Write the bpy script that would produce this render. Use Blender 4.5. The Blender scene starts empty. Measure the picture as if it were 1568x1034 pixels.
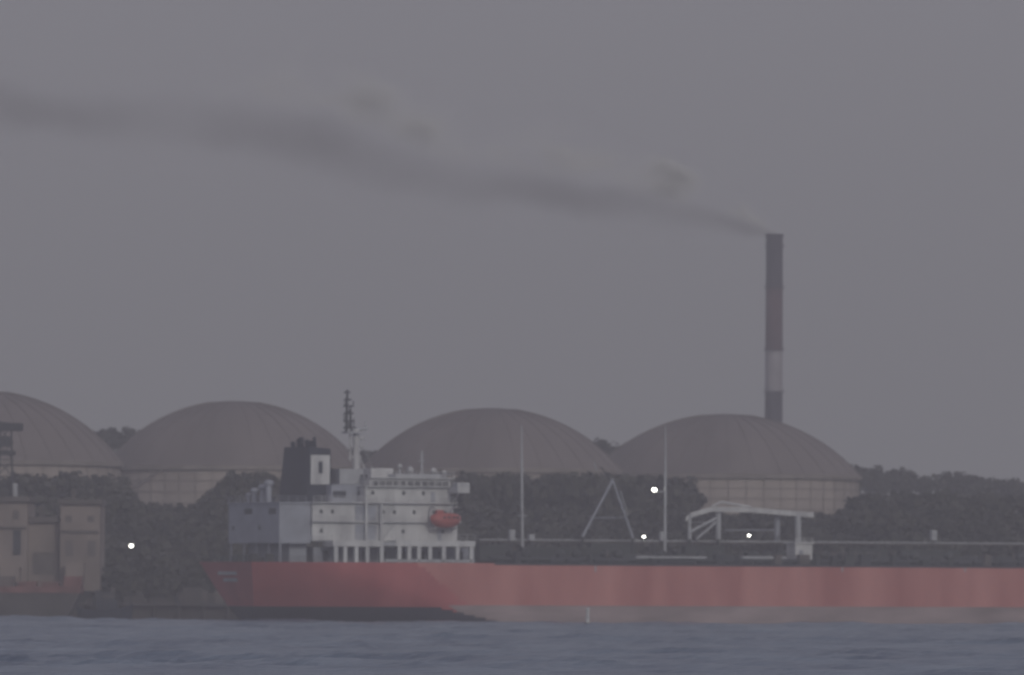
import bpy, math, random
import numpy as np
from mathutils import Vector
random.seed(4); rng=np.random.default_rng(7)
R=0.005; H=8.0
def ab(px,py):
    a=px-784.0; b=891.0-py
    return a-b*R, b+a*R
def PW(px,py,Y):
    a,b=ab(px,py); return a/12000*Y, H+b/12000*Y
def proj(X,Y,Z):
    a=X/Y*12000; b=(Z-H)/Y*12000
    return 784+a+b*R, 891-(b-a*R)
TH=math.radians(25); C=math.cos(TH); S=math.sin(TH); X0=-55.5; Y0=1515.0
def U(px,py,v):
    k=ab(px,py)[0]/12000
    return (k*(Y0-v*C)-X0-v*S)/(C-k*S)
def ZS(px,py,u,v):
    return H+ab(px,py)[1]/12000*(Y0+u*S-v*C)
def UZ(px,py,v):
    u=U(px,py,v); return u,ZS(px,py,u,v)

# ---------------- materials
def mat(name,col,rough=0.7,var=0.25,scale=0.3,stretch=(1,1,1),metal=0.0,bump=0.0,spec=0.4,col2=None,emis=None):
    m=bpy.data.materials.new(name); m.use_nodes=True; nt=m.node_tree; n=nt.nodes; l=nt.links
    b=n['Principled BSDF']; b.inputs['Roughness'].default_value=rough; b.inputs['Metallic'].default_value=metal
    b.inputs['Specular IOR Level'].default_value=spec
    tc=n.new('ShaderNodeTexCoord'); mp=n.new('ShaderNodeMapping'); mp.inputs['Scale'].default_value=stretch
    nz=n.new('ShaderNodeTexNoise'); nz.inputs['Scale'].default_value=scale; nz.inputs['Detail'].default_value=6
    l.new(tc.outputs['Object'],mp.inputs[0]); l.new(mp.outputs[0],nz.inputs['Vector'])
    rp=n.new('ShaderNodeValToRGB'); rp.color_ramp.elements[0].position=.3; rp.color_ramp.elements[1].position=.7
    c2=col2 or tuple(min(1,c*(1+var)) for c in col)
    c1=tuple(c*(1-var) for c in col)
    rp.color_ramp.elements[0].color=(*c1,1); rp.color_ramp.elements[1].color=(*c2,1)
    l.new(nz.outputs['Fac'],rp.inputs[0]); l.new(rp.outputs[0],b.inputs['Base Color'])
    if bump:
        bp=n.new('ShaderNodeBump'); bp.inputs['Strength'].default_value=bump; bp.inputs['Distance'].default_value=.3
        l.new(nz.outputs['Fac'],bp.inputs['Height']); l.new(bp.outputs[0],b.inputs['Normal'])
    if emis:
        b.inputs['Emission Color'].default_value=(*emis[:3],1); b.inputs['Emission Strength'].default_value=emis[3]
    return m
M={}
M['red']=mat('hull_red_paint',(.50,.16,.14),.6,.2,.3,(.5,.5,.1),col2=(.56,.235,.205))
M['red_shade']=mat('hull_red_stern_shade',(.42,.085,.085),.55,.18,.35,(.5,.5,.12),col2=(.46,.12,.115))  # deeper hull red, shade of the turned-under stern put into the colour
M['boot']=mat('boot_topping',(.30,.235,.235),.7,.3,.3,(.3,.3,1.5))
M['antif']=mat('antifouling_dark',(.03,.03,.048),.6,.3,.4)
M['deck']=mat('deck_green',(.035,.05,.045),.8)
M['pipe']=mat('deck_pipe',(.045,.05,.05),.6)
M['white']=mat('white_paint',(.50,.50,.51),.5,.22,.35,(1,1,.3),col2=(.66,.66,.66))
M['grey']=mat('grey_paint',(.30,.315,.36),.6,.16,.4)
M['lgrey']=mat('light_grey_steel',(.38,.39,.41),.6,.15,.6)
M['navy']=mat('funnel_navy',(.022,.028,.045),.6)
M['glass']=mat('window_glass',(.05,.055,.065),.25,.1)
M['dark']=mat('dark_steel',(.04,.042,.05),.7)
M['boat']=mat('lifeboat_orange',(.40,.10,.085),.5,.12,.5)
M['lamp']=mat('lamp_lens',(.9,.9,.9),.4,.02,emis=(1,.97,.9,9))
M['dome']=mat('dome_roof',(.165,.14,.135),.75,.22,.045,(1,1,.5),bump=.1)
M['rib']=mat('dome_rib',(.17,.145,.14),.75,.15,.1)
M['wall']=mat('tank_wall',(.37,.32,.295),.8,.22,.12,(1,1,.3))
M['rim']=mat('tank_rim',(.24,.21,.195),.8,.2,.3)
M['cdark']=mat('chimney_dark_band',(.045,.038,.055),.85,.25,.2)
M['cred']=mat('chimney_red_band',(.09,.045,.056),.85,.25,.2)
M['cwhite']=mat('chimney_white_band',(.31,.29,.32),.85,.2,.2)
M['soil']=mat('ground_soil',(.05,.05,.035),.95,.4,.03,bump=.4)
M['leaf']=mat('foliage',(.042,.043,.036),.85,.5,.07,col2=(.085,.082,.066))
M['bark']=mat('bark',(.06,.05,.04),.9)
M['conc']=mat('concrete',(.17,.155,.14),.85,.3,.2)
M['quay']=mat('quay_wall',(.075,.068,.066),.85,.3,.2)
M['beige']=mat('beige_cladding',(.24,.20,.18),.8,.34,.12,(1,1,.4))
M['roof']=mat('roof_sheet',(.12,.105,.10),.8,.25,.3)
M['rust']=mat('rust_red_steel',(.19,.09,.085),.8,.3,.3)

# ---------------- mesh builder
class B:
    def __init__(s): s.v=[]; s.f=[]; s.m=[]; s.mats=[]; s.sm=[]
    def mi(s,k):
        if k not in s.mats: s.mats.append(k)
        return s.mats.index(k)
    def add(s,vs,fs,k,smooth=False):
        o=len(s.v); s.v+=[tuple(x) for x in vs]; i=s.mi(k)
        for f in fs: s.f.append(tuple(o+j for j in f)); s.m.append(i); s.sm.append(smooth)
    def box(s,x0,x1,y0,y1,z0,z1,k):
        if x0>x1:x0,x1=x1,x0
        if y0>y1:y0,y1=y1,y0
        if z0>z1:z0,z1=z1,z0
        s.add([(x0,y0,z0),(x1,y0,z0),(x1,y1,z0),(x0,y1,z0),(x0,y0,z1),(x1,y0,z1),(x1,y1,z1),(x0,y1,z1)],
              [(3,2,1,0),(4,5,6,7),(0,1,5,4),(1,2,6,5),(2,3,7,6),(3,0,4,7)],k)
    def cyl(s,p,q,r0,r1=None,k='white',n=8,cap=True):
        r1=r0 if r1 is None else r1
        p=Vector(p);q=Vector(q);d=(q-p).normalized()
        a=d.orthogonal().normalized(); b=d.cross(a)
        vs=[]
        for c,r in((p,r0),(q,r1)):
            for i in range(n):
                t=2*math.pi*i/n; vs.append(c+a*(r*math.cos(t))+b*(r*math.sin(t)))
        fs=[(i,(i+1)%n,n+(i+1)%n,n+i) for i in range(n)]
        s.add(vs,fs,k,n>6)
        if cap: s.add(vs,[tuple(range(n-1,-1,-1)),tuple(range(n,2*n))],k)
    def sph(s,c,rx,ry,rz,k,n=12,m=8,zmin=-1):
        vs=[];fs=[]
        for j in range(m+1):
            ph=math.pi*j/m
            for i in range(n):
                t=2*math.pi*i/n
                vs.append((c[0]+rx*math.sin(ph)*math.cos(t),c[1]+ry*math.sin(ph)*math.sin(t),c[2]+rz*max(zmin,math.cos(ph))))
        for j in range(m):
            for i in range(n): fs.append((j*n+i,(j+1)*n+i,(j+1)*n+(i+1)%n,j*n+(i+1)%n))
        s.add(vs,fs,k,True)
    def obj(s,name,parent=None):
        me=bpy.data.meshes.new(name); me.from_pydata(s.v,[],s.f)
        for k in s.mats: me.materials.append(M[k])
        me.polygons.foreach_set('material_index',s.m); me.polygons.foreach_set('use_smooth',s.sm); me.update()
        o=bpy.data.objects.new(name,me); bpy.context.collection.objects.link(o)
        if parent: o.parent=parent
        return o
def empty(name,loc=(0,0,0),rz=0):
    e=bpy.data.objects.new(name,None); e.location=loc; e.rotation_euler[2]=rz; bpy.context.collection.objects.link(e); return e
def npmesh(name,verts,faces,matk,parent=None,smooth=False):
    me=bpy.data.meshes.new(name); nv=len(verts); nf=len(faces)
    me.vertices.add(nv); me.vertices.foreach_set('co',verts.astype(np.float32).ravel())
    me.loops.add(nf*4); me.loops.foreach_set('vertex_index',faces.astype(np.int32).ravel())
    me.polygons.add(nf); me.polygons.foreach_set('loop_start',np.arange(0,nf*4,4,dtype=np.int32))
    me.polygons.foreach_set('loop_total',np.full(nf,4,dtype=np.int32))
    me.polygons.foreach_set('use_smooth',np.full(nf,smooth)); me.materials.append(matk); me.update(calc_edges=True); me.validate()
    o=bpy.data.objects.new(name,me); bpy.context.collection.objects.link(o)
    if parent: o.parent=parent
    return o
def gridfaces(nx,ny):
    i=np.arange(nx-1);j=np.arange(ny-1);I,J=np.meshgrid(i,j); a=(J*nx+I).ravel()
    return np.stack([a,a+1,a+1+nx,a+nx],1)

# ---------------- water
mw=bpy.data.materials.new('water'); mw.use_nodes=True; n=mw.node_tree.nodes; l=mw.node_tree.links
b=n['Principled BSDF']; b.inputs['Roughness'].default_value=.3
b.inputs['Specular IOR Level'].default_value=.4
tc=n.new('ShaderNodeTexCoord'); nz=n.new('ShaderNodeTexNoise'); nz.inputs['Scale'].default_value=.6; nz.inputs['Detail'].default_value=8
bp=n.new('ShaderNodeBump'); bp.inputs['Strength'].default_value=.8; bp.inputs['Distance'].default_value=.5
l.new(tc.outputs['Object'],nz.inputs['Vector']); l.new(nz.outputs['Fac'],bp.inputs['Height']); l.new(bp.outputs[0],b.inputs['Normal'])
mp=n.new('ShaderNodeMapping'); mp.inputs['Scale'].default_value=(.09,.018,1); n2=n.new('ShaderNodeTexNoise'); n2.inputs['Scale'].default_value=1; n2.inputs['Detail'].default_value=5
rp_=n.new('ShaderNodeValToRGB'); rp_.color_ramp.elements[0].position=.35; rp_.color_ramp.elements[1].position=.65
rp_.color_ramp.elements[0].color=(.06,.095,.145,1); rp_.color_ramp.elements[1].color=(.125,.175,.23,1)
l.new(tc.outputs['Object'],mp.inputs[0]); l.new(mp.outputs[0],n2.inputs['Vector']); l.new(n2.outputs['Fac'],rp_.inputs[0]); l.new(rp_.outputs[0],b.inputs['Base Color'])
xs=np.concatenate([-np.geomspace(6000,165,14),np.arange(-160,161,1.0),np.geomspace(165,6000,14)])
ys=np.concatenate([np.array([-3000,-1000,0,200,400,500,560,600.]),np.arange(620,1530,1.3),np.array([1540,1560,1600,1700,2500,9000.])])
Xg,Yg=np.meshgrid(xs,ys); Zg=np.zeros_like(Xg)
for i in range(34):
    wl=rng.uniform(2.5,6) if i<16 else rng.uniform(6,26); ang=rng.normal(1.1,.55); k=2*math.pi/wl
    amp=.0165*wl*rng.uniform(.5,1)/ (1 if wl<8 else 1.9)
    Zg+=amp*np.sin(k*(Xg*math.cos(ang)+Yg*math.sin(ang))+rng.uniform(0,6.28))
fade=np.clip((160-np.abs(Xg))/10,0,1)*np.clip((Yg-615)/20,0,1)*np.clip((1535-Yg)/20,0,1)
gust=.65+.35*np.sin(Xg*.021+Yg*.006+1)*np.sin(Yg*.031+Xg*.004)
Zg*=fade*gust
npmesh('water',np.stack([Xg,Yg,Zg],2).reshape(-1,3),gridfaces(len(xs),len(ys)),mw,smooth=True)

# ---------------- ground
rp=[-2500,-600,100,200,500,900,950,1200,1310,1350,1450,1500,1568,2000,4000]
rv=[640,640,655,657,690,676,676,700,718,721,724,735,740,745,750]
rX=[];rZ=[]
for p,q in zip(rp,rv):
    x,z=PW(p,q,2300); rX.append(x); rZ.append(z-7)
def ground(X,Y):
    X=np.asarray(X,float);Y=np.asarray(Y,float)
    sm=lambda t:(lambda c:c*c*(3-2*c))(np.clip(t,0,1))
    h=-4+6.0*sm((Y-1612)/14)+17*sm((Y-1650)/190)+4*sm((Y-1850)/60)
    ridge=np.interp(X,rX,rZ)
    h=h+(ridge-23)*np.exp(-((Y-2300)/75)**2)*(Y>1900)+8*sm((Y-2700)/1500)
    h=h+sm((Y-1660)/60)*(np.sin(X*.031+Y*.02)*.7+np.sin(X*.083-Y*.05)*.4)*(1-sm((Y-1850)/40))
    return h
xs=np.concatenate([-np.geomspace(6000,330,16),np.arange(-320,321,6.0),np.geomspace(330,6000,16)])
ys=np.concatenate([np.arange(1606,1700,4.),np.arange(1700,2700,12.),np.geomspace(2720,9000,14)])
Xg,Yg=np.meshgrid(xs,ys)
npmesh('ground',np.stack([Xg,Yg,ground(Xg,Yg)],2).reshape(-1,3),gridfaces(len(xs),len(ys)),M['soil'],smooth=True)

# ---------------- trees (mass)
def tree_template(nclump=11,nq=15):
    qs=[]
    for c in range(nclump):
        d=rng.normal(size=3); d/=np.linalg.norm(d); rr=rng.uniform(.25,.8)
        cen=np.array([d[0]*rr*.5,d[1]*rr*.5,.66+d[2]*rr*.33]); cr=rng.uniform(.13,.24)
        for q in range(nq):
            e=rng.normal(size=3); e/=np.linalg.norm(e)
            p=cen+e*cr*rng.uniform(.6,1.05)*np.array([1,1,.8])
            nrm=e+rng.normal(size=3)*.6; nrm/=np.linalg.norm(nrm)
            t=np.cross(nrm,[.3,.2,1.]); t/=np.linalg.norm(t)+1e-6; w=np.cross(nrm,t); s=rng.uniform(.035,.085)
            qs.append([p-t*s-w*s,p+t*s-w*s*.7,p+t*s*.8+w*s,p-t*s*.9+w*s*1.1])
    for (p,q,r) in [((0,0,-.05),(.0,.01,.5),.022),((0,0,.3),(.2,.05,.6),.012),((0,0,.35),(-.2,.1,.62),.012),((0,0,.4),(.03,-.2,.7),.012)]:
        p=np.array(p,float);q=np.array(q,float)
        for k in range(4):
            a=k*math.pi/2;b2=a+math.pi/2
            A=np.array([math.cos(a),math.sin(a),0])*r;Bv=np.array([math.cos(b2),math.sin(b2),0])*r
            qs.append([p+A,p+Bv,q+Bv*.6,q+A*.6])
    return np.array(qs)
temps=[tree_template() for _ in range(7)]
def forest(name,pts,parent=None):
    V=[]
    for (x,y,z,h) in pts:
        t=temps[random.randrange(7)]; a=random.uniform(0,6.28); w=min(h,9.5)*random.uniform(.95,1.35)
        ca,sa=math.cos(a),math.sin(a); o=np.empty_like(t)
        o[...,0]=(t[...,0]*ca-t[...,1]*sa)*w+x; o[...,1]=(t[...,0]*sa+t[...,1]*ca)*w+y; o[...,2]=t[...,2]*h+z
        V.append(o.reshape(-1,3))
    V=np.concatenate(V); F=np.arange(len(V)).reshape(-1,4)
    return npmesh(name,V,F,M['leaf'],parent)
limx=[-400,0,160,186,200,300,345,360,560,730,900,1050,1062,1300,1322,1568,2200]
limy=[722,722,722,730,768,770,722,722,722,722,722,728,782,782,735,750,750]
pts=[]
Y=1640.
while Y<1900:
    X=-190.
    while X<190:
        x=X+random.uniform(-2.5,2.5); y=Y+random.uniform(-2.5,2.5)
        X+=5.2
        h=random.uniform(5.5,10.5); z=float(ground(x,y))
        px,py=proj(x,y,z+h)
        if -60<px<165 and y<1690: continue
        if math.hypot(x-PW(-30,708,1900)[0],y-1900)<36: continue
        lim0=np.interp(px,limx,limy)
        if y>1815 and lim0<733 and px<1060: h=min(17,max(h,8+(891-lim0)/12000*y-z)); py=proj(x,y,z+h)[1]
        lim=lim0+random.uniform(-2,11)
        if py<lim:
            hh=h-(lim-py)/12000*y
            if hh<3.2: continue
            h=hh
        pts.append((x,y,z-.2,h))
    Y+=6.5 if Y<1700 else 9
forest('hillside_trees',pts)
pts=[]
for i in range(900):
    y=random.uniform(2225,2330); x=random.uniform(-330,330)
    if i<450: y=random.uniform(2285,2325)
    pts.append((x,y,float(ground(x,y))-.3,random.uniform(5,9)))
for i in range(260):
    x=random.uniform(95,240); y=random.uniform(1900,2220)
    if math.hypot(x-PW(1110,728,2030)[0],y-2030)<42: continue
    pts.append((x,y,float(ground(x,y))-.3,random.uniform(5,9)))
forest('ridge_trees',pts)

# ---------------- storage tanks
def tank(px,rad,ytop,yrim,Y):
    cx,zr=PW(px,yrim,Y); zt=PW(px,ytop,Y)[1]; r=rad/12000*Y; hh=zt-zr
    g=float(ground(cx,Y))-1.5
    e=empty('storage_tank',(cx,Y,g)); zr-=g
    Rs=(r*r+hh*hh)/(2*hh); N=96; am=math.asin(min(1,r/Rs))
    d=B(); vs=[];fs=[];K=16
    for j in range(K+1):
        a=am*j/K
        for i in range(N):
            t=2*math.pi*i/N; vs.append((Rs*math.sin(a)*math.cos(t),Rs*math.sin(a)*math.sin(t),zr+hh-Rs+Rs*math.cos(a)))
    for j in range(K):
        for i in range(N): fs.append((j*N+i,(j+1)*N+i,(j+1)*N+(i+1)%N,j*N+(i+1)%N))
    d.add(vs,fs,'dome',True)
    for i in range(32):
        t=2*math.pi*i/32; prev=None
        for j in range(2,13):
            a=am*j/12; p=(( Rs+.1)*math.sin(a)*math.cos(t),(Rs+.1)*math.sin(a)*math.sin(t),zr+hh-Rs+(Rs+.1)*math.cos(a))
            if prev: d.cyl(prev,p,.1,.1,'rib',4,False)
            prev=p
    d.obj('dome_roof',e)
    w=B(); 
    w.cyl((0,0,0),(0,0,zr-1.0),r*.985,r*.985,'wall',N,False)
    w.cyl((0,0,zr-1.0),(0,0,zr+.05),r*1.01,r*1.01,'rim',N,True)
    for k in range(1,5):
        z=(zr-1)*k/5; w.cyl((0,0,z),(0,0,z+.22),r*.99,r*.99,'rim',N,True)
    for i in range(48):
        t=2*math.pi*i/48; x,y=math.cos(t)*r*.99,math.sin(t)*r*.99
        w.cyl((x,y,0),(x,y,zr-1),.12,.12,'rim',4,False)
        x,y=math.cos(t)*r*1.0,math.sin(t)*r*1.0
        w.cyl((x,y,zr),(x,y,zr+1.1),.06,.06,'rim',4,False)
    w.obj('tank_shell',e)
    st=B()
    pr=None
    for i in range(26):
        t=-math.pi*.95+i*.035; z=(zr-1)*i/25; p=(math.cos(t)*r*1.02,math.sin(t)*r*1.02,z)
        if pr: st.cyl(pr,p,.25,.25,'rim',4); st.cyl((pr[0],pr[1],pr[2]+1.1),(p[0],p[1],p[2]+1.1),.06,.06,'rim',4)
        pr=p
    st.obj('stair',e)
tank(-30,217,598,708,1900)
tank(358,198,614,716,1990)
tank(752,200,625,720,1950)
tank(1110,208,634,729,2030)

# ---------------- chimney
YC=2600
cx,zt=PW(1186,360,YC); g=float(ground(cx,YC))-1
ch=empty('industrial_chimney',(cx,YC,g))
c=B(); lv=[(360,'cdark'),(442,'cred'),(537,'cwhite'),(601,'cdark'),(660,'cred'),(720,'cwhite')]
zs=[PW(1186,y,YC)[1]-g for y,_ in lv]+[0]
def cr(z): return 2.75+(1-z/(zt-g))*.35
for i,(y,k) in enumerate(lv):
    c.cyl((0,0,zs[i+1]),(0,0,zs[i]),cr(zs[i+1]),cr(zs[i]),k,28,False)
c.cyl((0,0,zs[0]-.6),(0,0,zs[0]+.3),3.0,3.0,'cdark',28)
c.obj('shaft',ch)
p=B()
for z in (zs[0]-4,zs[1],zs[2],zs[3]):
    p.cyl((0,0,z),(0,0,z+.25),cr(z)+.5,cr(z)+.5,'cdark',24)
    for i in range(16):
        t=i*math.pi/8; x,y=math.cos(t)*(cr(z)+.45),math.sin(t)*(cr(z)+.45); p.cyl((x,y,z),(x,y,z+1.1),.05,.05,'cdark',4)
p.box(-.18,.18,3.25,3.4,0,zs[0],'cdark')
p.obj('platforms_and_ladder',ch)

# ---------------- smoke
def curve_node(nt,pts):
    fc=nt.nodes.new('ShaderNodeFloatCurve'); cv=fc.mapping.curves[0]
    cv.points[0].location=pts[0]; cv.points[1].location=pts[-1]
    for q in pts[1:-1]: cv.points.new(*q)
    fc.mapping.update(); return fc
def smoke(name,path,par,color,dens,nscale,nlo,nhi,warp,aniso):
    W=[]
    for (px,py,hw,dn) in path:
        x,z=PW(px,py,YC); W.append((x,z,hw/12000*YC,dn*7/max(hw,7)))
    W.sort(); xa,xb=W[0][0],W[-1][0]; zmin=min(w[1] for w in W)-1; zmax=max(w[1] for w in W)+1; rm=max(w[2] for w in W)
    d=B(); N=12; vs=[];fs=[]
    for (x,z,r,dn) in W:
        for i in range(N):
            t=2*math.pi*i/N; rr=r*1.25+ (warp*.5); vs.append((x,YC+rr*math.cos(t),z+rr*math.sin(t)))
    for j in range(len(W)-1):
        for i in range(N): fs.append((j*N+i,j*N+(i+1)%N,(j+1)*N+(i+1)%N,(j+1)*N+i))
    fs.append(tuple(range(N-1,-1,-1))); fs.append(tuple(range((len(W)-1)*N,len(W)*N)))
    m=bpy.data.materials.new(name); m.use_nodes=True; nt=m.node_tree; nt.nodes.clear(); n=nt.nodes; l=nt.links
    def math_(op,a,b2=None,clamp=False):
        q=n.new('ShaderNodeMath'); q.operation=op; q.use_clamp=clamp
        for i,v in enumerate((a,b2)):
            if v is None: continue
            if isinstance(v,(int,float)): q.inputs[i].default_value=v
            else: l.new(v,q.inputs[i])
        return q.outputs[0]
    tc=n.new('ShaderNodeTexCoord'); wn=n.new('ShaderNodeTexNoise'); wn.inputs['Scale'].default_value=nscale*.7; wn.inputs['Detail'].default_value=3
    l.new(tc.outputs['Object'],wn.inputs['Vector'])
    sp0=n.new('ShaderNodeSeparateXYZ'); l.new(tc.outputs['Object'],sp0.inputs[0])
    t=math_('DIVIDE',math_('SUBTRACT',sp0.outputs[0],xa),xb-xa,True)
    def cn(idx,lo,hi):
        fc=curve_node(nt,[((w[0]-xa)/(xb-xa),(w[idx]-lo)/(hi-lo)) for w in W]); l.new(t,fc.inputs['Value'])
        return math_('ADD',math_('MULTIPLY',fc.outputs[0],hi-lo),lo)
    zc=cn(1,zmin,zmax); rr=cn(2,0,rm*1.05); dn=cn(3,0,1)
    sub=n.new('ShaderNodeVectorMath'); sub.operation='SUBTRACT'; l.new(wn.outputs['Color'],sub.inputs[0]); sub.inputs[1].default_value=(.5,.5,.5)
    sc=n.new('ShaderNodeVectorMath'); sc.operation='SCALE'; l.new(sub.outputs[0],sc.inputs[0]); l.new(math_('MULTIPLY',rr,warp*2/6.5),sc.inputs['Scale'])
    ad=n.new('ShaderNodeVectorMath'); ad.operation='ADD'; l.new(tc.outputs['Object'],ad.inputs[0]); l.new(sc.outputs[0],ad.inputs[1])
    sp=n.new('ShaderNodeSeparateXYZ'); l.new(ad.outputs[0],sp.inputs[0])
    dz=math_('DIVIDE',math_('SUBTRACT',sp.outputs[2],zc),rr)
    dy=math_('DIVIDE',math_('SUBTRACT',sp.outputs[1],YC),rr)
    d2=math_('ADD',math_('MULTIPLY',dz,dz),math_('MULTIPLY',dy,dy))
    fall0=math_('SUBTRACT',1,d2,True); fall=math_('MULTIPLY',fall0,fall0)
    nz=n.new('ShaderNodeTexNoise'); nz.inputs['Scale'].default_value=nscale; nz.inputs['Detail'].default_value=4
    mp=n.new('ShaderNodeMapping'); mp.inputs['Scale'].default_value=(.5,1,1); l.new(tc.outputs['Object'],mp.inputs[0]); l.new(mp.outputs[0],nz.inputs['Vector'])
    mr=n.new('ShaderNodeMapRange'); l.new(nz.outputs['Fac'],mr.inputs[0]); mr.inputs[1].default_value=nlo; mr.inputs[2].default_value=nhi
    de=math_('MULTIPLY',math_('MULTIPLY',math_('MULTIPLY',fall,mr.outputs[0]),dn),dens)
    pv=n.new('ShaderNodeVolumePrincipled'); pv.inputs['Color'].default_value=(*color,1); l.new(de,pv.inputs['Density']); pv.inputs['Anisotropy'].default_value=aniso
    out=n.new('ShaderNodeOutputMaterial'); l.new(pv.outputs[0],out.inputs['Volume'])
    m.cycles.volume_step_rate=.3
    M[name]=m; d.add(vs,fs,name); d.obj(name,par)
sm=empty('smoke_plume')
smoke('dark_smoke',[(1194,362,8,1),(1180,358,11,1),(1160,353,16,.9),(1100,342,26,.8),(1000,322,34,.75),(900,301,40,.75),(800,286,47,.8),(700,276,50,.8),(620,261,52,.75),(540,235,60,.75),(450,207,66,.85),(350,189,68,.9),(250,181,64,.8),(130,174,58,.7),(0,170,56,.7),(-200,165,58,.6),(-380,160,60,.4)],sm,(.38,.345,.31),.42,.045,.2,.68,4.5,.1)
smoke('pale_smoke',[(1192,357,8,1),(1172,344,13,1),(1150,331,17,1),(1090,306,25,1),(1030,284,38,1.4),(960,262,34,.6),(900,238,50,1.4),(840,226,46,1.2),(760,224,38,.5),(650,192,46,1),(560,162,52,1.1),(450,138,44,.9),(330,122,38,.5)],sm,(.985,.98,1),1.7,.1,.46,.66,6,-.6)

# ---------------- tanker ship
ship=empty('tanker_ship',(X0,Y0,0),TH)
D=11.6; LOA=204.
def smn(t): t=max(0,min(1,t)); return math.sin(t*math.pi/2)
def half(u,z):
    s=max(0,min(1,z/D)); L=52-36*s; st=.12+.69*s**.7
    u0=(1-s)*4.5
    b=16*(st+(1-st)*smn((u-u0)/L))
    if z<0: b*=max(.3,1+z*.12)
    e=LOA-10+10*s
    if u>170: b*=max(0.02,1-(max(0,(u-170)/(e-170)))**2.2)
    return b
us=[0,1.5,3,5,7,9,12,15,18,22,26,30]+[32+.8*i for i in range(24)]+[52,55,60]+list(range(70,170,10))+[170,175,180,185,189,192,195,198,201,204]
zl=[-3,-1,0,.5,1,1.5,2,2.5,3,3.4,4.2,5,5.8,6.6,7.4,8.2,9,9.8,10.7,D]
hb=B()
def hp(i,j,sd):
    u=us[i];z=zl[j];s=max(0,min(1,z/D)); u0=(1-s)*4.5; e=LOA-10+10*s
    uu=u0+(u)*(e-u0)/LOA
    return (uu,-sd*half(uu,z),z)
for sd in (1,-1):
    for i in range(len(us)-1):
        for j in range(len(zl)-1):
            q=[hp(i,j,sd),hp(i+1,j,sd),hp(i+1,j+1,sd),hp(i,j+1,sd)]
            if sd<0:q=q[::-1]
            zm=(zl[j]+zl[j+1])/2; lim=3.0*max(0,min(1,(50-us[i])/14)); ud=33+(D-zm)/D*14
            k='antif' if zm<lim else (('red_shade' if us[i]<ud else 'red') if zm>3.4 or us[i]<ud-4 else 'boot')  # aft of the diagonal the stern shading is painted as a deeper red
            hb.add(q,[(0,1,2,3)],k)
for j in range(len(zl)-1):
    q=[hp(0,j,-1),hp(0,j,1),hp(0,j+1,1),hp(0,j+1,-1)]
    hb.add(q,[(0,1,2,3)],'red_shade' if zl[j+1]>3.1 else 'antif')
dk=[(hp(i,len(zl)-1,1),hp(i,len(zl)-1,-1)) for i in range(len(us))]
for i in range(len(us)-1): hb.add([dk[i][0],dk[i+1][0],dk[i+1][1],dk[i][1]],[(0,1,2,3)],'deck')
hull=hb.obj('hull',ship)
import bmesh
bm=bmesh.new(); bm.from_mesh(hull.data); bmesh.ops.remove_doubles(bm,verts=bm.verts,dist=.001)
for f in bm.faces: f.smooth=abs(f.normal.z)<.95
for e in bm.edges:
    if len(e.link_faces)==2 and e.calc_face_angle(0)>.6: e.smooth=False
bm.to_mesh(hull.data); bm.free()
nb=B()
for (zc,v0,v1) in ((9.4,-5,4),(8.1,-3.5,2.5)):
    v=v0
    while v<v1:
        uu=(1-zc/D)*4.5
        nb.box(uu-.22,uu+.05,-(v+.75),-v,zc-.35,zc+.35,'lgrey'); v+=1.15
nb.obj('stern_lettering',ship)
mk=B()
def bx(b_,px0,px1,y0,y1,v0,v1,k,off=0):
    ym=(y0+y1)/2; ua=U(px0,ym,v1); ub=U(px1,ym,v1); um=(ua+ub)/2; pm=(px0+px1)/2
    za=ZS(pm,y1,um,v1); zb=ZS(pm,y0,um,v1)
    b_.box(ua,ub,-v1,-v0,za,zb,k); return ua,ub,za,zb
for px in (912,1290,1478):
    bx(mk,px-1.2,px+1.2,866,876,15.9,16.06,'lgrey')
for u in range(58,168,9):
    mk.box(u,u+.12,-16.03,-15.9,3.5,D-.4,'red')
mk.box(50,168,-16.08,-15.9,D-.35,D+.12,'dark')
mk.obj('hull_marks',ship)
rl=B()
for sd in (1,-1):
    i=0; u=1.
    prev=None
    while u<LOA-12:
        y=-sd*(half(u,D)-.25); 
        if not (20<u<62 and sd==1): rl.cyl((u,y,D),(u,y,D+1.15),.05,.05,'pipe',4,False)
        if prev:
            for h in (.4,.78,1.15): rl.cyl((prev[0],prev[1],D+h),(u,y,D+h),.045,.045,'pipe',4,False)
        prev=(u,y); u+=2
for k in range(7): rl.cyl((.3,-12+k*4,D),(.3,-12+k*4,D+1.15),.05,.05,'pipe',4,False)
rl.cyl((.3,-12,D+1.15),(.3,12,D+1.15),.06,.06,'pipe',4)
rl.obj('deck_railing',ship)

def rail(b_,u0,u1,v,z,k='white',h=1.1,step=1.6):
    n_=max(1,int(abs(u1-u0)/step))
    for i in range(n_+1):
        u=u0+(u1-u0)*i/n_; b_.cyl((u,-v,z),(u,-v,z+h),.06,.06,k,4,False)
    for q in (.55,h): b_.cyl((u0,-v,z+q),(u1,-v,z+q),.05,.05,k,4,False)
def railv(b_,u,v0,v1,z,k='white',h=1.1):
    n_=max(1,int(abs(v1-v0)/1.8))
    for i in range(n_+1):
        v=v0+(v1-v0)*i/n_; b_.cyl((u,-v,z),(u,-v,z+h),.06,.06,k,4,False)
    for q in (.55,h): b_.cyl((u,-v0,z+q),(u,-v1,z+q),.05,.05,k,4,False)
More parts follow.
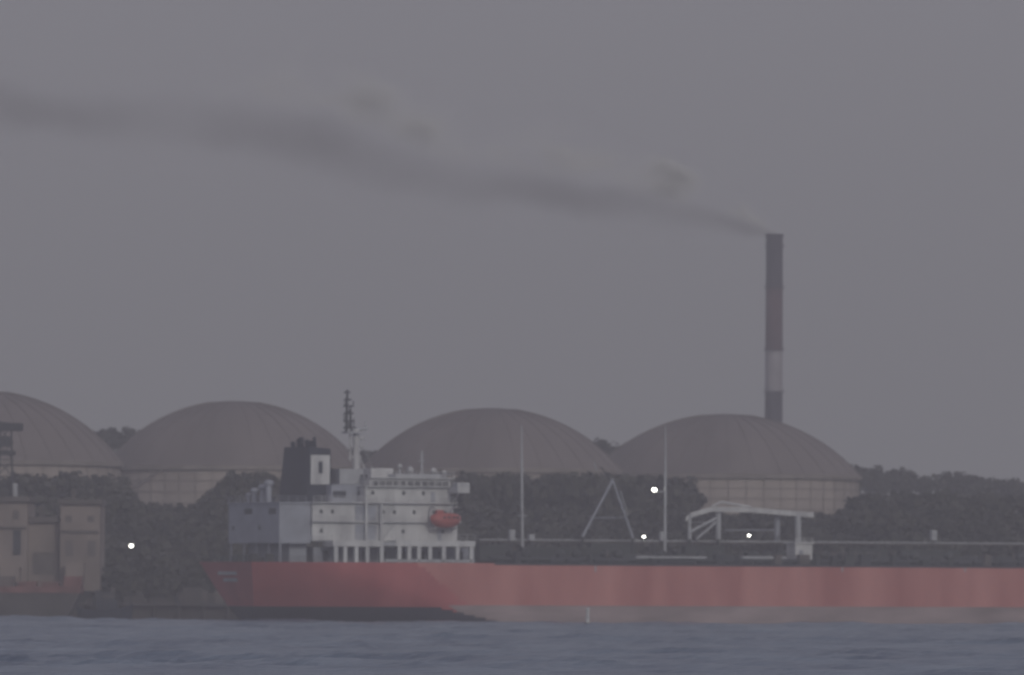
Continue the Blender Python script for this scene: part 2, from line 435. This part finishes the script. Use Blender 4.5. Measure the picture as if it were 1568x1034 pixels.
# aft deckhouse
a=B()
uA=U(350,800,-13); uB=U(476,800,12)
zA=ZS(440,832,uA,12); zB=ZS(440,771,uA,12)
a.box(uA,uB-.01,-12,13,zA,zB,'grey')
a.box(uA+3,uB-.01,-10,10,D,zA-.003,'grey')
for v in (-12.5,-6,0,6,11.5): a.cyl((uA+.4,-v,D),(uA+.4,-v,zA),.22,.22,'grey',6)
a.box(uA-.25,uB-.02,-12.3,13.2,zB+.003,zB+.3,'grey')
for v0,v1 in ((-5,-1.2),(7,10.4)): a.box(uA-.06,uA+.1,-v1,-v0,zB-2.0,zB-.9,'glass')
for v in (-11,2): a.box(uA-.05,uA+.1,-v-.8,-v,zA+2.6,zA+3.4,'glass')
railv(a,uA,-13,12,zB+.3,'grey'); rail(a,uA,uB-1,12,zB+.3,'grey')
for (px,v,hh,r) in ((398,-2,3.2,.9),(410,1,4.0,1.0),(388,-6,2.6,.8),(372,-9,1.8,.6)):
    u=uA+2.5; a.cyl((u,-v,zB+.3),(u,-v,zB+hh),r*.6,r*.6,'grey',10); a.sph((u,-v,zB+hh),r,r,r*.7,'grey',12,6)
for i in range(7):
    u=uA-2+random.uniform(-.6,.6); v=-11+i*3.4; a.box(u,u+1.2,-v-.7,-v+.7,D,D+random.uniform(.8,1.8),'pipe')
a.obj('aft_deckhouse',ship)
# funnel
f=B()
vF=6.2
uf0=U(474,725,vF); uf1=U(506,715,vF); zt_,zb_=ZS(475,684,uf0,vF),zB+.3
vN=-6.2
f.add([(uf0-.5,-vF,zb_),(uf1+.3,-vF,zb_),(uf1+.3,-vN+1.5,zb_),(uf0-.5,-vN+1.5,zb_),
       (uf0,-vF,zt_),(uf1,-vF,zt_-.4),(uf1,-vN,zt_-.4),(uf0,-vN,zt_)],
      [(3,2,1,0),(4,5,6,7),(0,1,5,4),(1,2,6,5),(2,3,7,6),(3,0,4,7)],'navy')
bx(f,476,505,697,742,vF+.02,vF+.2,'white'); bx(f,488,494,707,725,vF+.22,vF+.26,'navy')
for i,(v,h,r) in enumerate(((-4.5,1.1,.5),(-2.4,1.6,.45),(-.5,1.9,.5),(1.6,1.4,.45),(3.8,1.2,.6),(5.2,1.9,.3))):
    f.cyl((uf0+1.3+.3*(i%2),-v,zt_-.5),(uf0+1.1+.3*(i%2),-v,zt_+h),r,r,'navy',10)
f.box(uf0-.9,uf0-.55,-3,3,zb_+4,zb_+4.3,'navy')
f.obj('funnel',ship)
# accommodation
ac=B()
tiers=[(478,700,800,829,12.6),(478,694,771,799.6,12.3),(557,690,746,770.6,11.8),(566,690,733,745.6,11.4)]
info=[]
for i,(p0,p1,y0,y1,v) in enumerate(tiers):
    ua,ub,za,zb=bx(ac,p0,p1,y0,y1,-v,v,'white'); info.append((ua,ub,za,zb,v))
    ac.box(ua-.3,ub+.5,-v-.9,v+.9,zb+.003,zb+.2,'white')
    rail(ac,ua,ub+.3,v+.8,zb+.2); railv(ac,ub+.4,-v,v+.7,zb+.2)
    if i<3:
        u=ua+1.6
        while u<ub-1:
            if random.random()<(.35,.45,.7)[i]: ac.box(u,u+.6,-v-.05,-v+.1,za+1.6,za+2.3,'glass')
            u+=2.35 if random.random()<.6 else 4.2
        ac.box(ub-4.2,ub-3.3,-v-.05,-v+.1,za+.2,za+2.2,'grey')
        if i<2:
            ac.box(ua+9.,ua+13.5,-v-.07,-v+.1,za+.3,zb-.5,'grey')
            ac.cyl((ua+14,-v-.5,za),(ua+17.5,-v-.5,zb),.12,.12,'lgrey',4); ac.cyl((ua+14,-v-.5,za+1),(ua+17.5,-v-.5,zb+1),.05,.05,'lgrey',4)
    for v_ in np.arange(-v+1,v-1,2.2): ac.box(ua-.05,ua+.1,-v_-.8,-v_,za+1.4,za+2.3,'glass')
ua,ub,za,zb,v=info[3]
u=ua+.6
zwin=zb-1.35
while u<ub-.6: ac.box(u,u+1.15,-v-.05,-v+.1,zwin,zwin+.8,'glass'); u+=1.5
for v_ in np.arange(-v+.3,v-1,1.5): ac.box(ub-.1,ub+.05,-v_-1.2,-v_,zwin,zwin+.85,'glass')
uw0=U(701,746,16.8); uw1=U(719,746,16.8); zw0=ZS(710,755,uw0,16.8); zw1=ZS(710,739,uw0,16.8)
ac.box(uw0,uw1,-16.8,-14.3,zw0,zw1,'white'); ac.box(uw0,uw1,14.3,16.8,zw0,zw1,'white')
ac.box(uw0-.02,uw0+.1,-16.3,-14.8,zw1-.9,zw1-.3,'lgrey'); ac.box(uw0+.5,uw1-.4,-16.85,-16.7,zw1-.7,zw1-.3,'lgrey')
ac.box(uw0+.3,uw1-.3,-14.3,14.3,zw0,zw0+.25,'white')
ac.box(uw0+.2,uw0+.28,-14.3,-11.5,zw0+.25,zw0+1.3,'white'); ac.box(uw0+.2,uw0+.28,11.5,14.3,zw0+.25,zw0+1.3,'white')
ac.cyl((uw0+1,-15,zw0),(uw0+1,-11.5,zw0-2.4),.15,.15,'white',6)
bx(ac,568,602,717,732.5,-4,6,'white'); bx(ac,606,676,726,732,-8,9.5,'lgrey')
z_=zb+.2
for (px,h,r) in ((612,2.3,.5),(628,1.6,.7),(664,1.5,.6),(680,1.2,.4)):
    u=U(px,725,4); ac.cyl((u,-4,z_),(u,-4,z_+h),.18,.18,'lgrey',6); ac.sph((u,-4,z_+h),r,r,r,'white',10,6)
bx(ac,508,556,742,770.5,-7,9,'grey'); bx(ac,520,556,718,741.5,-6,7,'lgrey'); bx(ac,510,530,752,762,9.02,9.06,'glass')
for (px,ya,yb_,v) in ((561,746,828,13.4),(584,771,828,13.4)):
    u=U(px,790,v); ac.cyl((u,-v,ZS(px,yb_,u,v)),(u,-v,ZS(px,ya,u,v)),.28,.28,'white',8)
ac.obj('accommodation_block',ship)
co=B()
for (p0,p1,cols) in ((510,588,(514,528,545,562,584)),(606,728,(611,626,641,658,679,700,721))):
    ua,ub,za,zb=bx(co,p0,p1,828,837,11,16,'white')
    for c_ in cols:
        u=U(c_,850,15.6); co.box(u-.38,u+.38,-15.9,-15.2,D,za-.003,'white')
    rail(co,ua,ub,15.9,zb,'white',1.2)
ua,ub,za,zb=bx(co,588,606,830,836,11,15.8,'lgrey')
uq0=U(480,845,10);uq1=U(726,845,10)
co.box(uq0,uq1,-10,10,D,za-.3,'grey')
bx(co,590,727,857,861,15.2,15.9,'lgrey')
uz=U(600,845,10)
u=uq0+2
while u<uq1-2: co.box(u,u+1,-10.05,-9.9,D+.2,D+2.2,'dark'); u+=4.1
rail(co,U(480,820,13.4),U(508,820,13.4),13.4,ZS(490,828,U(490,820,13.4),13.4),'white')
co.obj('boat_deck',ship)
lb=B()
uc,zc=UZ(682,797,15.2)
vs=[];fs=[];N=14;K=12
for j in range(K+1):
    t=-1+2*j/K; w=max(.03,(1-abs(t)**2.6))**.5
    for i in range(N):
        a_=2*math.pi*i/N; zz=math.sin(a_)
        vs.append((uc+t*3.2,-15.2+1.35*w*math.cos(a_)*(1 if zz>-.2 else .85),zc+(1.45*zz if zz>0 else 1.5*zz*w)*(.45+.55*w)))
for j in range(K):
    for i in range(N): fs.append((j*N+i,j*N+(i+1)%N,(j+1)*N+(i+1)%N,(j+1)*N+i))
lb.add(vs,fs,'boat',True)
lb.box(uc-2.0,uc-.6,-15.8,-14.6,zc+1.1,zc+2.0,'boat')
for du in (-1,0,1,1.8): lb.box(uc+du,uc+du+.5,-16.55,-16.3,zc+.35,zc+.75,'glass')
for du in (-2.3,2.3):
    lb.cyl((uc+du,-13.2,zc-2),(uc+du,-13.2,zc+2.4),.2,.2,'white',6); lb.cyl((uc+du,-13.2,zc+2.4),(uc+du,-15.4,zc+2.6),.18,.18,'white',6)
    lb.cyl((uc+du,-15.2,zc+2.6),(uc+du,-15.2,zc+1.2),.06,.06,'dark',4); lb.cyl((uc+du,-13.2,zc-1.8),(uc+du,-15.6,zc-1.5),.16,.16,'white',6)
lb.obj('lifeboat',ship)
ms=B()
def P(px,py,v):
    u,z=UZ(px,py,v); return (u,-v,z)
def bar(b_,p0,p1,v,r,k,r1=None,v2=None,n=8): b_.cyl(P(*p0,v),P(*p1,v if v2 is None else v2),r,r1,k,n)
bar(ms,(546,742),(545,658),0,.85,'white',.65)
bar(ms,(536,706),(536,664),0,.2,'white'); 
ms.box(P(528,668,0)[0],P(556,668,0)[0],-1.6,1.6,P(540,664,0)[2],P(540,661,0)[2],'lgrey')
bar(ms,(530,664),(532,597),0,.32,'dark',.22); bar(ms,(538,664),(536,625),0,.24,'dark')
for y,x0,x1 in ((601,527,536),(612,527,538),(622,526,541),(633,527,541),(645,526,542),(655,526,545)): bar(ms,(x0,y),(x1,y),0,.16,'dark')
for x,y,h in ((527,645,12),(541,622,8),(542,655,14),(528,622,10)): bar(ms,(x,y),(x,y-h),0,.1,'dark')
bar(ms,(530,664),(538,640),0,.1,'dark');bar(ms,(538,660),(530,640),0,.1,'dark');bar(ms,(530,640),(538,622),0,.1,'dark')
for y,x0,x1 in ((684,538,556),(672,540,560),(700,534,553)): bar(ms,(x0,y),(x1,y),0,.22,'white')
bar(ms,(540,660),(562,656),0,.3,'lgrey')
bar(ms,(560,661),(560,646),0,.13,'lgrey')
bar(ms,(560,722),(546,690),0,.18,'white'); bar(ms,(572,720),(548,668),0,.05,'lgrey',n=4)
bar(ms,(646,732),(646,690),0,.28,'lgrey',.2); bar(ms,(640,706),(652,706),0,.1,'lgrey'); bar(ms,(642,698),(651,698),0,.08,'lgrey')
ms.obj('radar_mast',ship)
dm=B()
u1=U(732,850,0); u2=188
for v,z,r,k in ((-7,.9,.35,'pipe'),(-5.5,1.2,.4,'pipe'),(-4,1.0,.35,'dark'),(-2.6,1.5,.45,'pipe'),(2.5,1.0,.4,'pipe'),(3.8,1.5,.4,'pipe'),(5.2,1.1,.35,'dark'),(6.6,.9,.3,'pipe'),(9,.8,.25,'pipe')):
    dm.cyl((u1,-v,D+z),(u2-abs(v)*2,-v,D+z),r,r,k,8)
u=u1+2
while u<180:
    dm.box(u,u+.4,-8,8,D,D+.6,'pipe')
    h=random.uniform(1.6,3.4)
    v=random.choice([-11,-9,9,10.5,11.5,12.5]); w=random.uniform(.5,2.2)
    dm.box(u+.5,u+.5+w,-v-.8,-v+.8,D,D+h*.7,random.choice(['pipe','dark','dark','deck','roof']))
    if random.random()<.6: dm.cyl((u+2,-8,D),(u+2,-8,D+h),.22,.22,random.choice(['dark','pipe','roof']),8); 
    if random.random()<.5: dm.cyl((u+1,-12,D+.6),(u+4,-12,D+.6),.5,.5,'dark',8)
    if random.random()<.35: dm.sph((u+3,-5,D+1.8),1.1,1.1,1.0,'pipe',10,6)
    u+=random.uniform(2.2,4)
for px0,px1,y0,v in ((735,780,834,4),(800,905,838,5),(905,975,832,3),(1050,1110,836,5),(1300,1360,840,4),(1380,1470,842,2)):
    bx(dm,px0,px1,y0,858,v-2,v,'pipe')
bx(dm,975,1082,852,855,12,12.6,'lgrey'); bx(dm,1135,1205,852,856,12,12.6,'lgrey')
for px in (1256,1272,1290,1308,1326,1345):
    bar(dm,(px,859),(px+3,843),11,.14,'roof',n=6)
bar(dm,(1250,846),(1350,847),11,.07,'roof',n=4)
dm.obj('deck_piping',ship)
dh=B()
ua,ub,za,zb=bx(dh,1218,1244,833,858,5,9,'white'); dh.box(ua-.3,ub+.3,-9.3,-4.7,zb+.003,zb+.25,'white'); dh.box(ua+.8,ua+1.7,-9.05,-8.9,za+.1,za+2,'grey'); rail(dh,ua,ub,9.1,zb+.25,'white',.9)
dh.obj('deck_store',ship)
cw=B()
ua,za=UZ(732,827,0); ub=190
zc_=D+4.55
cw.box(ua,ub,-.9,.9,zc_,zc_+.25,'lgrey')
u=ua
while u<ub:
    cw.cyl((u,-.7,D),(u,-.7,zc_),.14,.14,'pipe',6); cw.cyl((u,.7,D),(u,.7,zc_),.14,.14,'pipe',6); u+=5.5
rail(cw,ua,ub,.85,zc_+.28,'pipe',1.0,2.5)
cw.cyl((ua,-1.4,zc_-.3),(ub,-1.4,zc_-.3),.12,.12,'roof',6)
for px,y in ((785,811),(1431,812),(815,818),(1016,814)):
    bx(cw,px-4,px+4,y,828,1.2,2,'lgrey')
cw.obj('catwalk',ship)
gm=B()
bar(gm,(800,858),(799,700),2,.32,'lgrey',.24); bar(gm,(799,700),(799,652),2,.22,'lgrey',.12)
bar(gm,(793,790),(807,790),2,.12,'lgrey')
bar(gm,(1018,858),(1019,720),2,.36,'lgrey',.26); bar(gm,(1019,720),(1019,652),2,.24,'lgrey',.12)
bar(gm,(1019,753),(1004,753),2,.12,'lgrey')
gm.obj('deck_masts',ship)
af=B()
for v in (3,6):
    bar(af,(892,822),(937,738),v,.3,'grey',.22); bar(af,(969,824),(939,738),v,.3,'grey',.22)
bar(af,(937,740),(937,733),3,.4,'grey'); bar(af,(908,793),(957,793),3,.1,'grey'); bar(af,(938,738),(938,738.01),3,.25,'grey',v2=6)
bar(af,(920,715),(938,740),3,.12,'dark'); bar(af,(910,708),(914,722),3,.12,'lgrey'); bar(af,(950,752),(962,790),5,.12,'lgrey')
bar(af,(892,822),(892,856),3,.3,'pipe'); bar(af,(969,824),(969,856),3,.3,'pipe')
af.obj('a_frame_derrick',ship)
ga=B()
path=[(1050,792),(1058,785),(1090,776),(1150,777),(1195,781),(1246,785)]
for i in range(len(path)-1):
    p0=path[i];p1=path[i+1]
    A=[P(p0[0],p0[1],-2),P(p0[0],p0[1],2.5),P(p1[0],p1[1],2.5),P(p1[0],p1[1],-2)]
    Bt=[(x,y,z-1.0) for x,y,z in A]
    ga.add(A+Bt,[(0,1,2,3),(7,6,5,4),(0,4,5,1),(1,5,6,2),(2,6,7,3),(3,7,4,0)],'white')
ga.cyl(P(1090,776,2.5),P(1104,769,2.5),.25,.25,'white',6); ga.cyl(P(1104,769,2.5),P(1150,777,2.5),.25,.25,'white',6)
bar(ga,(1056,787),(1056,826),2.3,.4,'lgrey'); bar(ga,(1100,786),(1100,826),2.3,.55,'lgrey'); bar(ga,(1190,790),(1190,828),0,.6,'grey'); bar(ga,(1222,790),(1222,832),2.3,.65,'lgrey')
bar(ga,(1058,814),(1098,793),2.3,.3,'lgrey'); bar(ga,(1066,826),(1100,797),2.3,.25,'lgrey'); bar(ga,(1110,812),(1186,812),0,.12,'grey')
bar(ga,(1058,800),(1100,800),-1.8,.15,'lgrey')
for x in (1056,1100,1222): bar(ga,(x,826),(x,858),2.3,.35,'pipe')
ga.obj('hose_gantry',ship)
la=B()
for px,py,v,r in ((1002,750,2,.5),(986,822,2.2,.32),(1147,820,2.2,.32)):
    p_=P(px,py,v); la.sph(p_,r,r,r*.8,'lamp',12,8); la.cyl((p_[0],p_[1],p_[2]+r*.6),(p_[0],p_[1],p_[2]+r*1.2),r*.8,r*.5,'dark',10); 
    if py>800: la.cyl((p_[0],p_[1]+.5,p_[2]-5),(p_[0],p_[1]+.5,p_[2]+.6),.08,.08,'dark',6)
la.obj('deck_lamps',ship)

# ---------------- channel marker
bx_,_=PW(900,940,1478); mb=empty('channel_marker_buoy',(bx_,1478,0)); q=B()
q.cyl((0,0,-.5),(0,0,.35),.75,.7,'dark',14); q.cyl((0,0,.35),(0,0,2.7),.4,.3,'white',12); q.sph((0,0,2.8),.4,.4,.35,'white',10,6); q.cyl((0,0,1.3),(0,0,1.6),.42,.42,'lgrey',12)
q.obj('buoy_body',mb)

# ---------------- left shore
YQ=1600
qy=empty('quay',(0,0,0)); q=B()
xr,_=PW(420,900,YQ); zt2=3.2
q.box(-260,xr,YQ,YQ+24,zt2-.5,zt2,'quay')
x=-258
while x<xr-1: q.cyl((x,YQ+1,-3),(x,YQ+1,zt2-.5),.45,.45,'quay',8); q.cyl((x,YQ+.4,zt2),(x,YQ+.4,zt2+.6),.25,.3,'dark',8); x+=5
q.box(-260,xr,YQ+1.6,YQ+2.2,-3,zt2-.5,'quay')
for i in range(30):
    x=random.uniform(PW(125,900,YQ)[0],xr-4); w=random.uniform(1,4); q.box(x,x+w,YQ+5+i*.6,YQ+5.5+i*.6,zt2+.004,zt2+random.uniform(.8,3.4),random.choice(['dark','quay','roof','quay','quay']))
q.obj('quay_deck',qy)
YB=1640
def bxw(b_,px0,px1,y0,y1,Y,dep,k):
    xa,z1=PW((px0+px1)/2,y0,Y); _,z0=PW((px0+px1)/2,y1,Y)
    b_.box(PW(px0,(y0+y1)/2,Y)[0],PW(px1,(y0+y1)/2,Y)[0],Y,Y+dep,z0,z1,k)
bd=empty('plant_building'); q=B()
bxw(q,-160,42,768,905,YB,26,'beige'); bxw(q,42.2,92,800,905,YB+4,20,'beige'); bxw(q,92.2,153,772,905,YB+1,20,'beige')
bxw(q,-164,45,760,767.8,YB-1,28,'roof'); bxw(q,90,156,765,771.8,YB,22,'roof'); bxw(q,42.3,90,792,799.8,YB+3,22,'roof')
for x in (-140,-110,-80,-50,-20,20): 
    bxw(q,x,x+12,812,850,YB-.08,.2,'dark'); bxw(q,x,x+9,782,796,YB-.08,.2,'roof')
for x in (100,134): bxw(q,x,x+10,790,800,YB+.9,.2,'roof'); bxw(q,x,x+12,828,852,YB+.9,.2,'roof')
bxw(q,94,150,812,816,YB+.5,.5,'roof'); bxw(q,-150,40,806,809,YB-.5,.5,'roof')
bxw(q,50,84,846,880,YB+3.9,.2,'roof'); bxw(q,20,26,740,768,YB+6,3,'lgrey'); bxw(q,110,116,748,766,YB+6,3,'roof'); bxw(q,60,66,775,793,YB+6,3,'roof')
bxw(q,-30,-6,862,892,YB-4,4,'roof'); bxw(q,0,30,868,892,YB-5,5,'beige'); bxw(q,100,128,862,892,YB-4,5,'beige')
q.obj('walls_roof_windows',bd)
lt=empty('loading_tower'); q=B(); YT=1672
def W3(px,py,Y): x,z=PW(px,py,Y); return (x,Y,z)
for x in (-6,22):
    for Y in (YT,YT+4): q.cyl(W3(x,880,Y),W3(x*.6+4,655,Y),.28,.22,'dark',6)
yy=860
while yy>665:
    q.cyl(W3(-5,yy,YT),W3(20,yy-26,YT),.12,.12,'dark',4); q.cyl(W3(20,yy,YT),W3(-5,yy-26,YT),.12,.12,'dark',4); q.cyl(W3(-5,yy,YT),W3(21,yy,YT),.14,.14,'dark',4); yy-=26
bxw(q,-12,34,648,660,YT,4,'dark'); bxw(q,-8,22,690,697,YT-.5,5,'dark'); bxw(q,-10,14,668,684,YT-.3,4,'dark')
q.cyl(W3(-60,640,YT+2),W3(34,652,YT+2),.4,.3,'dark',6)
q.obj('lattice',lt)
YG=1585
bg=empty('deck_barge'); q=B()
xa=PW(-220,900,YG)[0]; xb=PW(122,900,YG)[0]; z1=PW(50,908,YG)[1]-2.3
q.add([(xa,YG,-.6),(xb-3,YG,-.6),(xb-3,YG+14,-.6),(xa,YG+14,-.6),(xa,YG,z1+2.3),(xb,YG,z1+2.3),(xb,YG+14,z1+2.3),(xa,YG+14,z1+2.3)],[(3,2,1,0),(4,5,6,7),(0,1,5,4),(1,2,6,5),(2,3,7,6),(3,0,4,7)],'quay')
q.box(xa,xb+.1,YG-.15,YG+14.1,z1+2.31,z1+3.6,'rust')
for i in range(9): q.box(xa+5+i*4.6,xa+8.6+i*4.6,YG+3,YG+9,z1+3.61,z1+3.6+random.uniform(.6,2.4),random.choice(['rust','rust','roof']))
for i in range(15): x=xa+1+i*2.9; q.cyl((x,YG+.2,z1+3.6),(x,YG+.2,z1+4.6),.06,.06,'rust',4)
q.cyl((xa,YG+.2,z1+4.6),(xb,YG+.2,z1+4.6),.06,.06,'rust',4)
q.obj('barge_hull',bg)
YT2=1560; tx,_=PW(160,940,YT2); tg=empty('tugboat',(tx,YT2,0)); q=B()
st=[(-5.5,1.4,2.6),(-4.5,1.9,2.2),(-2,2.2,1.9),(1,2.2,1.9),(3.5,1.6,2.4),(5,.7,3.0),(5.8,.1,3.3)]
for i in range(len(st)-1):
    (a0,w0,h0),(a1,w1,h1)=st[i],st[i+1]
    for sd in (1,-1):
        q.add([(a0*.92,sd*w0*.8,-.6),(a1*.92,sd*w1*.8,-.6),(a1,sd*w1,h1),(a0,sd*w0,h0)],[(0,1,2,3)],'navy')
    q.add([(a0,-w0,h0-.4),(a1,-w1,h1-.4),(a1,w1,h1-.4),(a0,w0,h0-.4)],[(0,1,2,3)],'dark')
q.add([(-5.06,-1.1,-.6),(-5.06,1.1,-.6),(-5.5,1.4,2.6),(-5.5,-1.4,2.6)],[(0,1,2,3)],'navy')
q.box(-1.5,2.6,-1.4,1.4,1.5,3.9,'navy'); q.box(-.6,2.1,-1.1,1.1,3.9,5.4,'dark'); q.box(-.3,1.9,-1.15,-1.05,4.4,5.0,'roof'); q.box(-.8,2.3,-1.3,1.3,5.4,5.55,'dark')
q.cyl((0,0,5.5),(0,0,8),.1,.06,'dark',6); q.cyl((-2.2,0,1.8),(-2.2,0,4.6),.4,.35,'dark',10)
q.obj('tug_hull',tg)
YL=1615; lx,lz=PW(201,836,YL); fl=empty('floodlight_mast',(lx,YL,2)); q=B()
q.cyl((0,0,-1),(0,0,lz-1.7),.14,.1,'dark',8); q.sph((0,-.3,lz-2),.42,.42,.36,'lamp',12,8); q.box(-.5,.5,-.1,.3,lz-1.75,lz-1.45,'dark')
q.obj('pole_and_lamp',fl)

# ---------------- haze
hz=B(); mh=bpy.data.materials.new('haze_volume'); mh.use_nodes=True; mh.node_tree.nodes.clear()
o_=mh.node_tree.nodes.new('ShaderNodeOutputMaterial'); vsn=mh.node_tree.nodes.new('ShaderNodeVolumeScatter')
vsn.inputs['Color'].default_value=(.93,.92,1,1); vsn.inputs['Density'].default_value=.00033
mh.node_tree.links.new(vsn.outputs[0],o_.inputs['Volume']); M['haze']=mh
hz.box(-5900,5900,-2900,8800,-20,600,'haze'); hz.obj('haze')

# ---------------- world, sun, camera
w=bpy.data.worlds.new('World'); bpy.context.scene.world=w; w.use_nodes=True; nt=w.node_tree; n=nt.nodes; l=nt.links
bg_=n['Background']; sky=n.new('ShaderNodeTexSky'); sky.sky_type='NISHITA'; sky.sun_disc=False
el=math.radians(24); rot=math.radians(158)
sky.sun_elevation=el; sky.sun_rotation=rot; sky.air_density=1.5; sky.dust_density=6
hs=n.new('ShaderNodeHueSaturation'); hs.inputs['Saturation'].default_value=.25; l.new(sky.outputs[0],hs.inputs['Color'])
mx=n.new('ShaderNodeMix'); mx.data_type='RGBA'; mx.inputs['Factor'].default_value=.88
l.new(hs.outputs[0],mx.inputs['A']); mx.inputs['B'].default_value=(2.14,2.08,2.78,1)
l.new(mx.outputs['Result'],bg_.inputs['Color']); bg_.inputs['Strength'].default_value=.145
sl=bpy.data.lights.new('sun','SUN'); sl.energy=1.1; sl.angle=math.radians(15); sl.color=(1,.96,.95)
so=bpy.data.objects.new('sun',sl); bpy.context.collection.objects.link(so)
d=Vector((math.sin(rot)*math.cos(el),math.cos(rot)*math.cos(el),math.sin(el)))
so.rotation_euler=d.to_track_quat('Z','Y').to_euler()
cd=bpy.data.cameras.new('camera'); cd.lens=36*1500/196; cd.sensor_width=36; cd.shift_y=(891-517)/1568
cd.clip_start=1; cd.clip_end=30000
cd.dof.use_dof=True; cd.dof.focus_distance=520; cd.dof.aperture_fstop=.9
co_=bpy.data.objects.new('camera',cd); co_.location=(0,0,H); co_.rotation_euler=(math.radians(90),-R,0)
bpy.context.collection.objects.link(co_); bpy.context.scene.camera=co_
bpy.context.scene.view_settings.view_transform='Standard'
